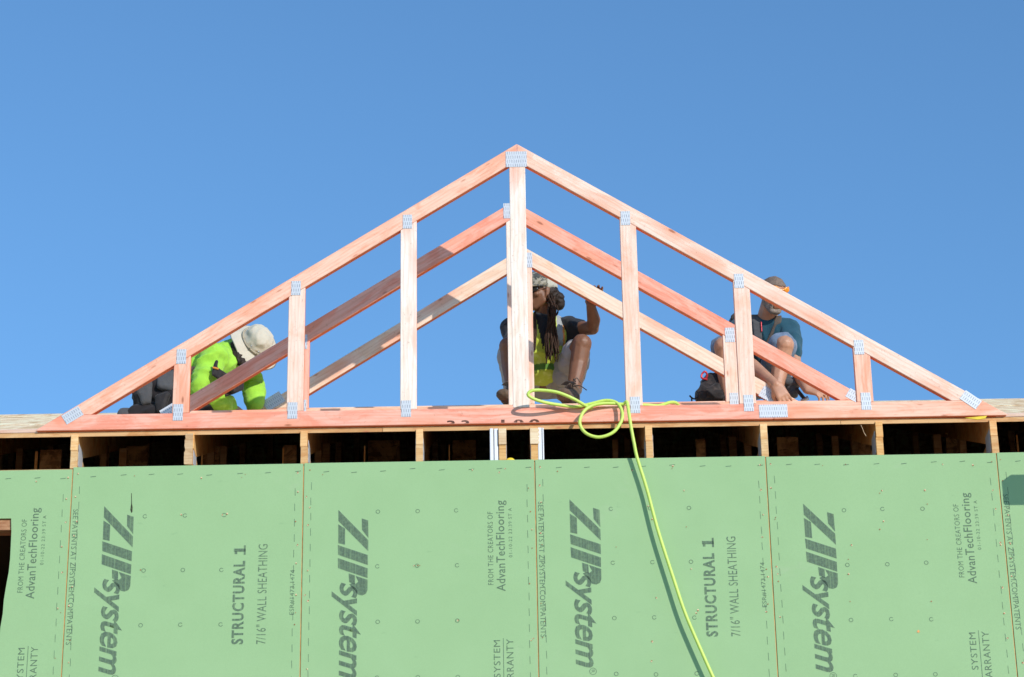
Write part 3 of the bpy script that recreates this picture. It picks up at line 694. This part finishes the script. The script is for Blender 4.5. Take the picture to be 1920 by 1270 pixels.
sh_ = [HU(E_((hipL+hipR)/2+Vector((0, .02, 0)), (.175, .13, .10)), E_(belly+Vector((0, .02, -.04)), (.145, .12, .06)))]
for hp, kn, s_ in ((hipL, knL, 1), (hipR, knR, -1)):
    m_ = hp.lerp(kn, .72)
    sh_ += [HU(E_(hp, .108), E_(m_, .086)), HU(E_(hp+Vector((s_*.035, -.06, -.05)), .075), E_(m_+Vector((-s_*.04, .02, -.05)), .060), E_(hp, .09)), HU(E_(hp+Vector((0, -.20, -.05)), .06), E_(hp.lerp(kn, .4)+Vector((-s_*.05, 0, -.05)), .05), E_(hp+Vector((s_*.05, -.08, -.0)), .05))]
blob('shorts', sh_, C_GREYS, ctr, .007, 3, .014, 8, (1, 1, .5), 5)
for an, s_ in ((anL, 1), (anR, -1)):
    t_ = an+Vector((-.055*1, -.15, -.055))
    bt = blob('boot', [HU(E_(an+Vector((0, .01, .035)), .048), E_(an+Vector((0, .02, -.045)), .045)), HU(E_(an+Vector((0, .03, -.055)), (.042, .05, .03)), E_(t_, (.046, .05, .032))), HU(E_(an+Vector((0, 0, -.01)), .045), E_(t_+Vector((.01, .04, .005)), .036))], M_boot, ctr, .006, 3, .002, 30)
    b = bmesh.new()
    for j in range(4):
        a = an.lerp(t_, .15+.16*j)+Vector((-.03, -.03, .050)); c_ = a+Vector((.06, -.02, .0)); tube_bm(spline([a, (a+c_)/2+Vector((0, -.012, .012)), c_], 4), .0035, 5, b)
    for q_ in ((.05, -.02, .05), (.085, -.03, .0), (.02, -.05, .045)): tube_bm(spline([an+Vector((0, -.055, .03)), an+Vector((q_[0]*.5, -.07, .03+q_[2])), an+Vector(q_)+Vector((0, -.04, 0))], 5), .003, 5, b)
    mesh_part('boot_laces', b, C_STRAP, bt)
    kk = knL if s_ > 0 else knR
dm = [M_ for M_ in ICO]
dome = lambda c, r, zc=-.15: [Vector((c[0]+v.x*r[0], c[1]+v.y*r[1], c[2]+max(v.z, zc)*r[2])) for v in ICO]
cap = tr(Mh, [dome((0, -.010, .045), (.088, .106, .116))])
capo = blob('cap', cap, C_CAMO, ctr, .006, 2, .002, 12, paint=lambda c, n_: 1 if (Mh.inverted() @ c).y < -.004 else 0, mats=[C_CAMO, C_PALECAP])
b_ = blob('cap_brim', tr(Mh, [HU(E_((.074, .030, .036), (.014, .014, .006)), E_((-.074, .030, .036), (.014, .014, .006)), E_((0, .09, .055), (.03, .014, .006)), E_((.045, .150, .030), (.016, .014, .004)), E_((-.045, .150, .030), (.016, .014, .004)), E_((0, .168, .034), (.02, .01, .004)))]), C_CAMO, capo, .005, 2)
blob('sunglasses', tr(Mh, [HU(E_((.066, .062, .016), (.005, .008, .014)), E_((.034, .088, .010), (.018, .005, .016))), HU(E_((-.066, .062, .016), (.005, .008, .014)), E_((-.034, .088, .010), (.018, .005, .016))), HU(E_((.02, .096, .016), .004), E_((-.02, .096, .016), .004)),
     HU(E_((-.075, .05, .02), .003), E_((-.080, -.01, .022), .003)), HU(E_((.075, .05, .02), .003), E_((.080, -.01, .022), .003))]), M_lens, ctr, .004, 1)
blob('hair', tr(Mh, [HU(E_((0, -.045, .010), (.080, .075, .062)), E_((0, -.085, -.02), (.06, .045, .05))), HU(E_((-.035, -.10, -.02), .038), E_((-.03, -.105, -.06), .035))]), M_hair, ctr, .006, 2, .006, 30)
b = bmesh.new(); rnd = random.Random(4)
root0 = P(1036, 572, 1.52)
for j in range(34):
    f_ = j/33; st_ = P(1030+rnd.uniform(-4, 11), 560+rnd.uniform(-8, 10), 1.54+rnd.uniform(-.03, .04))
    kn_ = P(1033+rnd.uniform(-6, 9), 584+rnd.uniform(-5, 5), 1.50+rnd.uniform(-.02, .03))
    ex = 1022+24*f_+rnd.uniform(-3, 3); ey = rnd.uniform(640, 684); yy = 1.545+rnd.uniform(-.015, .02)-.004*abs(f_-.5)
    md_ = P((1033*.3+ex*.7)+rnd.uniform(-3, 3), 620+rnd.uniform(-6, 6), 1.535+rnd.uniform(-.015, .015)); en = P(ex, ey, yy-.01)
    tube_bm(spline([st_, kn_, md_, (md_+en)/2+Vector((rnd.uniform(-.012, .012), 0, 0)), en], 6), .007, 6, b, lambda t_, r_=rnd.uniform(.0048, .0072), k_=rnd.uniform(0, 6): r_*(1-.35*t_)*(1+.12*math.sin(t_*60+k_)))
for j in range(6):
    ex = 997+j*1.6; tube_bm(spline([P(1003, 585, 1.55), P(ex, 620, 1.545), P(ex+rnd.uniform(-2, 3), rnd.uniform(640, 662), 1.535)], 6), .006, 6, b, lambda t_: .0065*(1-.4*t_))
for j in range(3): tube_bm(spline([P(1036, 580, 1.50), P(1043+j, 572+j*3, 1.49), P(1046, 583+j*2, 1.49), P(1041, 594, 1.50)], 5), .004, 5, b)
mesh_part('dreadlocks', b, plain('dreadlock_hair', (.050, .028, .018), .8, .2, 0, .45, 120, .8, 220), ctr)

# ---------- the shaven man at the right
rgt = thing('person', 'crouching bearded person in teal shirt and denim shorts with orange glasses at the right heel', 'person', P(1425, 750, 1.6))
Mr = frame(P(1450, 554, 1.60), (.30, -.80, -.50), (.16, -.45, 1))
nk = P(1437, 600, 1.72)
shL, shR = P(1479, 616, 1.72), P(1386, 612, 1.76)
elL, wrL = P(1490, 686, 1.62), P(1513, 731, 1.34)
elR, wrR = P(1392, 672, 1.50), P(1455, 722, 1.225)
hipL, hipR = P(1450, 714, 1.95), P(1385, 714, 1.97); knL, anL = P(1471, 647, 1.44), P(1452, 748, 1.47)
knR, anR = P(1356, 650, 1.46), P(1366, 748, 1.50)
chest, belly = P(1432, 645, 1.82), P(1420, 690, 1.92)
body = head_prims(Mr, nk+Vector((0, .02, -.01)), .060)
body += [HU(E_(shL, .055), E_(shR, .055), E_(chest, (.15, .105, .12)), E_(nk+Vector((0, .05, -.03)), .065)), HU(E_(chest, (.15, .10, .12)), E_(belly, (.14, .11, .10)), E_((hipL+hipR)/2, (.15, .11, .09)))]
body += chain([shL, elL, elL.lerp(wrL, .3), wrL], [.055, .043, .044, .027])+chain([shR, elR, elR.lerp(wrR, .3), wrR], [.055, .043, .045, .028])
body += hand_prims(wrR, (.42, -.05, -.85), (-.05, -1, .2), 1, .42, 1.0, .14, .8)+hand_prims(wrL, (.62, -.30, -.30), (.1, -.75, .66), -1, .75, 1, .16)
for hp, kn, an in ((hipL, knL, anL), (hipR, knR, anR)):
    body += chain([hp, kn], [.090, .060])+chain([kn, kn.lerp(an, .35)+Vector((0, .035, 0)), an], [.056, .056, .037])
blob('body', body, SK_TAN, rgt, .0055, 3)
eyes(Mr, rgt, M_eye, M_iris)
blob('cropped_hair', tr(Mr, [dome((0, -.014, .040), (.0758, .0955, .0790), .32), HU(E_((0, -.038, .035), (.0758, .0735, .060)), E_((0, -.055, -.01), (.070, .055, .04)))]), M_stub, rgt, .005, 2)
blob('beard', tr(Mr, [HU(E_((.048, .012, -.045), (.022, .02, .024)), E_((.020, .058, -.088), (.020, .022, .022))), HU(E_((-.048, .012, -.045), (.022, .02, .024)), E_((-.020, .058, -.088), (.020, .022, .022))), HU(E_((.018, .060, -.090), (.02, .022, .020)), E_((-.018, .060, -.090), (.02, .022, .020))),
      HU(E_((.026, .080, -.040), (.008, .007, .006)), E_((0, .090, -.037), (.01, .006, .005))), HU(E_((-.026, .080, -.040), (.008, .007, .006)), E_((0, .090, -.037), (.01, .006, .005))), HU(E_((.034, .070, -.05), (.008, .01, .014)), E_((.026, .064, -.078), .012)), HU(E_((-.034, .070, -.05), (.008, .01, .014)), E_((-.026, .064, -.078), .012))]), M_beard, rgt, .0045, 1, .003, 70)
blob('mouth', tr(Mr, [HU(E_((.013, .0855, -.055), (.009, .006, .006)), E_((-.013, .0855, -.055), (.009, .006, .006)))]), M_lip, rgt, .003, 1)
Mg = Mr @ Matrix.Translation((0, .002, .024)) @ Matrix.Rotation(math.radians(6), 4, 'Y')
gl = blob('glasses', tr(Mg, [HU(E_((-.072, .052, .024), (.004, .008, .016)), E_((-.036, .098, .020), (.022, .005, .019))), HU(E_((.084, .066, .034), (.005, .016, .024)), E_((.036, .100, .022), (.026, .006, .023))), HU(E_((.02, .106, .022), .005), E_((-.02, .106, .022), .005)), HU(E_((.080, .065, .036), (.004, .014, .016)), E_((.084, .010, .036), (.003, .01, .007)))]), M_org, rgt, .004, 1)
b = tube_bm([Mg @ Vector(q) for q in ((.088, .082, .050), (.089, .04, .05), (.088, -.02, .03))], .0045, 6); mesh_part('glasses_frame', b, M_red, gl)
tee = [HU(E_(shL, .066), E_(shR, .066), E_(chest, (.170, .115, .13)), E_(nk+Vector((0, .06, -.045)), .070)), HU(E_(chest, (.170, .115, .13)), E_(belly, (.165, .13, .12)))]
tee += chain([shL, shL.lerp(elL, .68)], [.062, .060])+chain([shR, shR.lerp(elR, .6)], [.066, .062])
blob('t_shirt', tee, C_TEAL, rgt, .007, 3, .015, 8, (1, 1, .6), 8)
sh_ = [HU(E_((hipL+hipR)/2+Vector((0, .02, 0)), (.175, .13, .10)), E_(belly+Vector((0, .02, -.04)), (.165, .13, .06)))]
for hp, kn, s_ in ((hipL, knL, 1), (hipR, knR, -1)):
    m_ = hp.lerp(kn, .90); sh_ += [HU(E_(hp, .105), E_(m_+Vector((-s_*.004, .0, .012)), .084)), HU(E_(hp+Vector((0, -.1, -.03)), .085), E_(m_+Vector((s_*.03, .06, -.06)), .05))]
blob('denim_shorts', sh_, C_DENIM, rgt, .007, 3, .013, 8, (1, 1, .6), 15)
for an in (anL, anR): blob('boot', [HU(E_(an+Vector((0, .01, .03)), .048), E_(an+Vector((0, .02, -.045)), .045)), HU(E_(an+Vector((0, .03, -.055)), (.042, .05, .03)), E_(an+Vector((0, -.13, -.055)), (.046, .05, .032)))], M_boot, rgt, .006, 3)
def strap(name, pts, wd, th_, m, root, side):
    side = Vector(side).normalized(); return blob(name, [HU(*(E_(p+side*s_*wd, th_) for p in (a, c) for s_ in (-1, 1))) for a, c in zip(pts, pts[1:])], m, root, .0045, 2, .001, 30)
strap('suspender', [P(1459, 594, 1.66), P(1458, 606, 1.655), P(1451, 624, 1.675), P(1441, 645, 1.70)], .018, .006, C_STRAP, rgt, (1, 0, .2))
sp = strap('suspender', [P(1415, 592, 1.70), P(1419, 606, 1.66), P(1421, 632, 1.66), P(1420, 660, 1.69)], .020, .007, M_pouchg, rgt, (1, 0, 0))
strap('strap_trim', [P(1427, 604, 1.645), P(1428, 622, 1.648)], .0015, .004, M_red, sp, (1, 0, 0))
strap('strap_trim', [P(1372, 596, 1.69), P(1381, 588, 1.70)], .010, .006, M_leather, rgt, (0, 0, 1))
# pouches, bag and hammer of the right man
pch = blob('tool_pouch', [HU(E_(P(1480, 712, 1.52), (.025, .03, .02)), E_(P(1492, 714, 1.52), (.022, .03, .02)), E_(P(1480, 740, 1.52), (.020, .03, .02)), E_(P(1490, 741, 1.52), (.018, .03, .02))), HU(E_(P(1474, 716, 1.49), (.012, .02, .02)), E_(P(1492, 720, 1.49), (.02, .02, .012)))], M_pouchg, rgt, .006, 2, .006, 14)
bag = thing('tool_bag', 'slumped black leather tool bag resting on the roof left of the bearded person', 'tool bag', P(1337, 752, 1.55))
blob('pouch', [HU(E_(P(1322, 745, 1.55), (.055, .07, .06)), E_(P(1330, 715, 1.58), (.035, .05, .04)), E_(P(1360, 722, 1.58), (.05, .05, .07)), E_(P(1362, 748, 1.55), (.06, .07, .06)))], M_leather, bag, .006, 3, .012, 9, (1, 1, 1), 2)
blob('side_pocket', [HU(E_(P(1330, 735, 1.49), (.025, .02, .03)), E_(P(1350, 742, 1.49), (.03, .02, .03)), E_(P(1345, 725, 1.50), (.03, .02, .02)))], M_leather, bag, .006, 3, .006, 14, (1, 1, 1), 6)
b = tube_bm(spline([P(1326, 712, 1.52), P(1316, 709, 1.50), P(1316, 702, 1.50), P(1322, 697, 1.50), P(1326, 704, 1.51), P(1322, 713, 1.52)], 5), .006, 8); mesh_part('carabiner', b, M_red, bag)
b = tube_bm(spline([P(1312, 742, 1.52), P(1303, 748, 1.50), P(1297, 746, 1.50), P(1293, 742, 1.50)], 4), .005, 6); tube_bm([P(1297, 746, 1.50), P(1297, 752, 1.50)], .005, 6, b); mesh_part('buckle', b, M_leather, bag)
ham = thing('hammer', 'black handled steel hammer hanging beside the bearded person near his left hand', 'hammer', P(1508, 750, 1.42))
b = tube_bm(spline([P(1492, 728, 1.46), P(1500, 738, 1.44), P(1508, 748, 1.42)], 4), .012, 8); mesh_part('handle', b, M_leather, ham)
b = tube_bm([P(1502, 752, 1.42), P(1508, 750, 1.42), P(1515, 746, 1.42)], .0135, 8, None, lambda t_: .014 if t_ > .8 else .010); mesh_part('head', b, M_metal, ham)

# ---------- the kneeling man at the left
lft = thing('person', 'kneeling person in neon green hoodie and khaki sun hat bending behind the left chords', 'person', P(320, 775, 1.05))
hz = (.56, -.74, .36)
Ml = frame(P(474, 655, 1.12), (.30, -.25, -.95), hz)
nk = P(446, 662, 1.13)
chest, waist, hip = P(418, 684, 1.10), P(362, 706, 1.14), P(298, 742, 1.12)
shN, elN, wrN = P(398, 672, .94), P(378, 728, .875), P(438, 766, 1.08)
shF, elF, wrF = P(456, 684, 1.26), P(474, 725, 1.30), P(478, 766, 1.20)
knN, knF = P(372, 772, .98), P(392, 764, 1.30); ftN, ftF = P(240, 780, .95), P(262, 775, 1.28)
body = head_prims(Ml, nk)
body += [HU(E_(shN, .055), E_(shF, .055), E_(chest, (.12, .14, .11)), E_(nk, .055)), HU(E_(chest, (.12, .14, .11)), E_(waist, (.11, .13, .10)), E_(hip, (.12, .15, .12)))]
body += chain([shN, elN, wrN], [.052, .042, .027])+chain([shF, elF, wrF], [.052, .042, .027])
body += hand_prims(wrN, (.7, .1, -.5), (0, -.6, .8), 1, .6)+hand_prims(wrF, (.5, -.1, -.7), (0, -.7, .6), -1, .6)
for kn, ft, yy in ((knN, ftN, -.07), (knF, ftF, .08)): body += chain([hip+Vector((0, yy, 0)), kn, ft], [.09, .06, .04])
blob('body', body, SK_TAN, lft, .006, 3)
eyes(Ml, lft, M_eye, M_iris)
hd = [HU(E_(shN, .070), E_(shF, .068), E_(chest, (.125, .15, .125)), E_(nk+Vector((-.03, 0, .0)), .075)), HU(E_(chest, (.125, .15, .125)), E_(waist, (.11, .14, .11)), E_(waist+Vector((-.05, 0, -.02)), (.10, .16, .11)))]
hd += chain([shN, elN, elN.lerp(wrN, .5)+Vector((0, 0, -.01)), wrN.lerp(elN, .08)], [.078, .064, .056, .040])+chain([shF, elF, elF.lerp(wrF, .6), wrF.lerp(elF, .1)], [.072, .060, .056, .044])
hd += [HU(E_(nk+Vector((-.02, .03, .03)), (.05, .08, .06)), E_(nk+Vector((-.09, .03, .0)), (.05, .09, .05)))]
blob('hoodie', hd, C_HOOD, lft, .0065, 3, .016, 8.0, (.6, .8, 1.3), 21)
pn = [HU(E_(hip, (.150, .175, .145)), E_(waist+Vector((-.07, 0, -.03)), (.09, .15, .10)))]
for kn, ft, yy in ((knN, ftN, -.07), (knF, ftF, .08)): pn += chain([hip+Vector((0, yy, -.01)), kn, ft.lerp(kn, .12)], [.115, .082, .055])
blob('work_trousers', pn, C_PANTS, lft, .007, 3, .014, 9, (1, 1, 1), 4)
for ft in (ftN, ftF): blob('boot', [HU(E_(ft, .048), E_(ft+Vector((-.03, 0, -.0)), (.035, .045, .05))), HU(E_(ft+Vector((-.02, 0, .0)), (.03, .045, .05)), E_(ft+Vector((0.02, 0, -.06)), (.03, .04, .04)))], M_pouchg, lft, .006, 2)
blob('undershirt_hem', [HU(E_(waist+Vector((-.035, -.155, .02)), .012), E_(waist+Vector((.02, -.160, -.03)), .012))], M_pencil, lft, .004, 1)
blob('hair', tr(Ml, [HU(E_((0, -.045, .01), (.080, .075, .07)), E_((0, -.075, -.05), (.065, .05, .06))), HU(E_((0, -.075, -.04), (.06, .045, .06)), E_((-.02, -.07, -.12), (.045, .03, .04)))])+[HU(E_(P(438, 648, 1.03), .022), E_(P(444, 668, 1.01), .024), E_(P(454, 682, 1.01), .022))], M_hair, lft, .005, 2, .007, 30)
# hat: soft crown and a wide brim that droops
hat = tr(Ml, [HU(dome((0, -.008, .045), (.093, .108, .030), -.2), dome((0, -.008, .105), (.078, .090, .040), 0))])
hto = blob('sun_hat', hat, C_KHAKI, lft, .006, 3, .006, 14, (1, 1, 1), 2)
b = bmesh.new(); N = 48; rg = []
for rr, zz in ((.078, .050), (.100, .044), (.130, .036), (.160, .022), (.168, .016), (.160, .019), (.130, .033), (.100, .041), (.078, .047)):
    row = []
    for k in range(N):
        a = 2*math.pi*k/N; wv = .018*math.sin(2*a+.8)+.009*math.sin(3*a+2)+.004*math.sin(7*a)
        row.append(b.verts.new(Ml @ Vector((math.cos(a)*rr*(1+.03*math.sin(2*a)), -.008+math.sin(a)*rr*1.06, zz+wv*((rr-.078)/.09)))))
    rg.append(row)
for A, B in zip(rg, rg[1:]):
    for k in range(N): b.faces.new((A[k], A[(k+1) % N], B[(k+1) % N], B[k]))
mesh_part('hat_brim', b, C_KHAKI, hto)
b = bmesh.new()
vc = Ml.to_3x3().inverted() @ Vector((0, -.93, -.37)); a0 = math.atan2(vc.y, vc.x)
for a in (a0-.12, a0+.42): bmesh.ops.create_uvsphere(b, u_segments=8, v_segments=6, radius=.0055, matrix=Ml @ Matrix.Translation((math.cos(a)*.095, math.sin(a)*.108, .080)))
mesh_part('eyelets', b, M_metal, hto).__setitem__('kind', 'stuff')
mesh_part('hat_band', tube_bm([Ml @ Vector((math.cos(2*math.pi*k/40)*.094, -.008+math.sin(2*math.pi*k/40)*.109, .056)) for k in range(41)], .006, 6), cloth_mat('khaki_webbing', (.42, .36, .26)), hto)
# gear on the left man
blob('tool_pouch', [HU(E_(P(262, 722, .90), (.030, .02, .02)), E_(P(277, 718, .90), (.025, .02, .02)), E_(P(272, 754, .90), (.022, .02, .02)), E_(P(278, 752, .90), (.018, .02, .02)))], M_pouchg, lft, .005, 2, .003, 14)
blob('tool_pouch', [HU(E_(P(298, 746, .89), (.025, .02, .02)), E_(P(312, 742, .89), (.022, .02, .02)), E_(P(303, 768, .89), (.028, .02, .02)))], M_leather, lft, .005, 2, .004, 14)
blob('tool_pouch', [HU(E_(P(304, 706, .95), (.025, .02, .02)), E_(P(322, 702, .95), (.022, .02, .02)), E_(P(316, 728, .92), (.022, .02, .02)), E_(P(300, 724, .92), (.018, .02, .02)))], M_pouchg, lft, .005, 2, .004, 14)
strap('tool_belt', [P(330, 690, .98), P(336, 712, .93), P(346, 732, .92), P(366, 728, .93)], .022, .008, M_leather, lft, (1, 0, .2))
sl_ = strap('sling', [P(404, 684, .815), P(402, 696, .81), P(412, 703, .815), P(426, 712, .86), P(438, 728, .92)], .020, .010, M_leather, lft, (.3, 0, 1))
strap('strap_trim', [P(399, 689, .798), P(409, 692, .798)], .003, .004, C_ORG, sl_, (0, 0, 1))
strap('sling', [P(424, 736, .93), P(440, 730, .95), P(454, 724, .99)], .018, .009, M_leather, lft, (0, 0, 1))
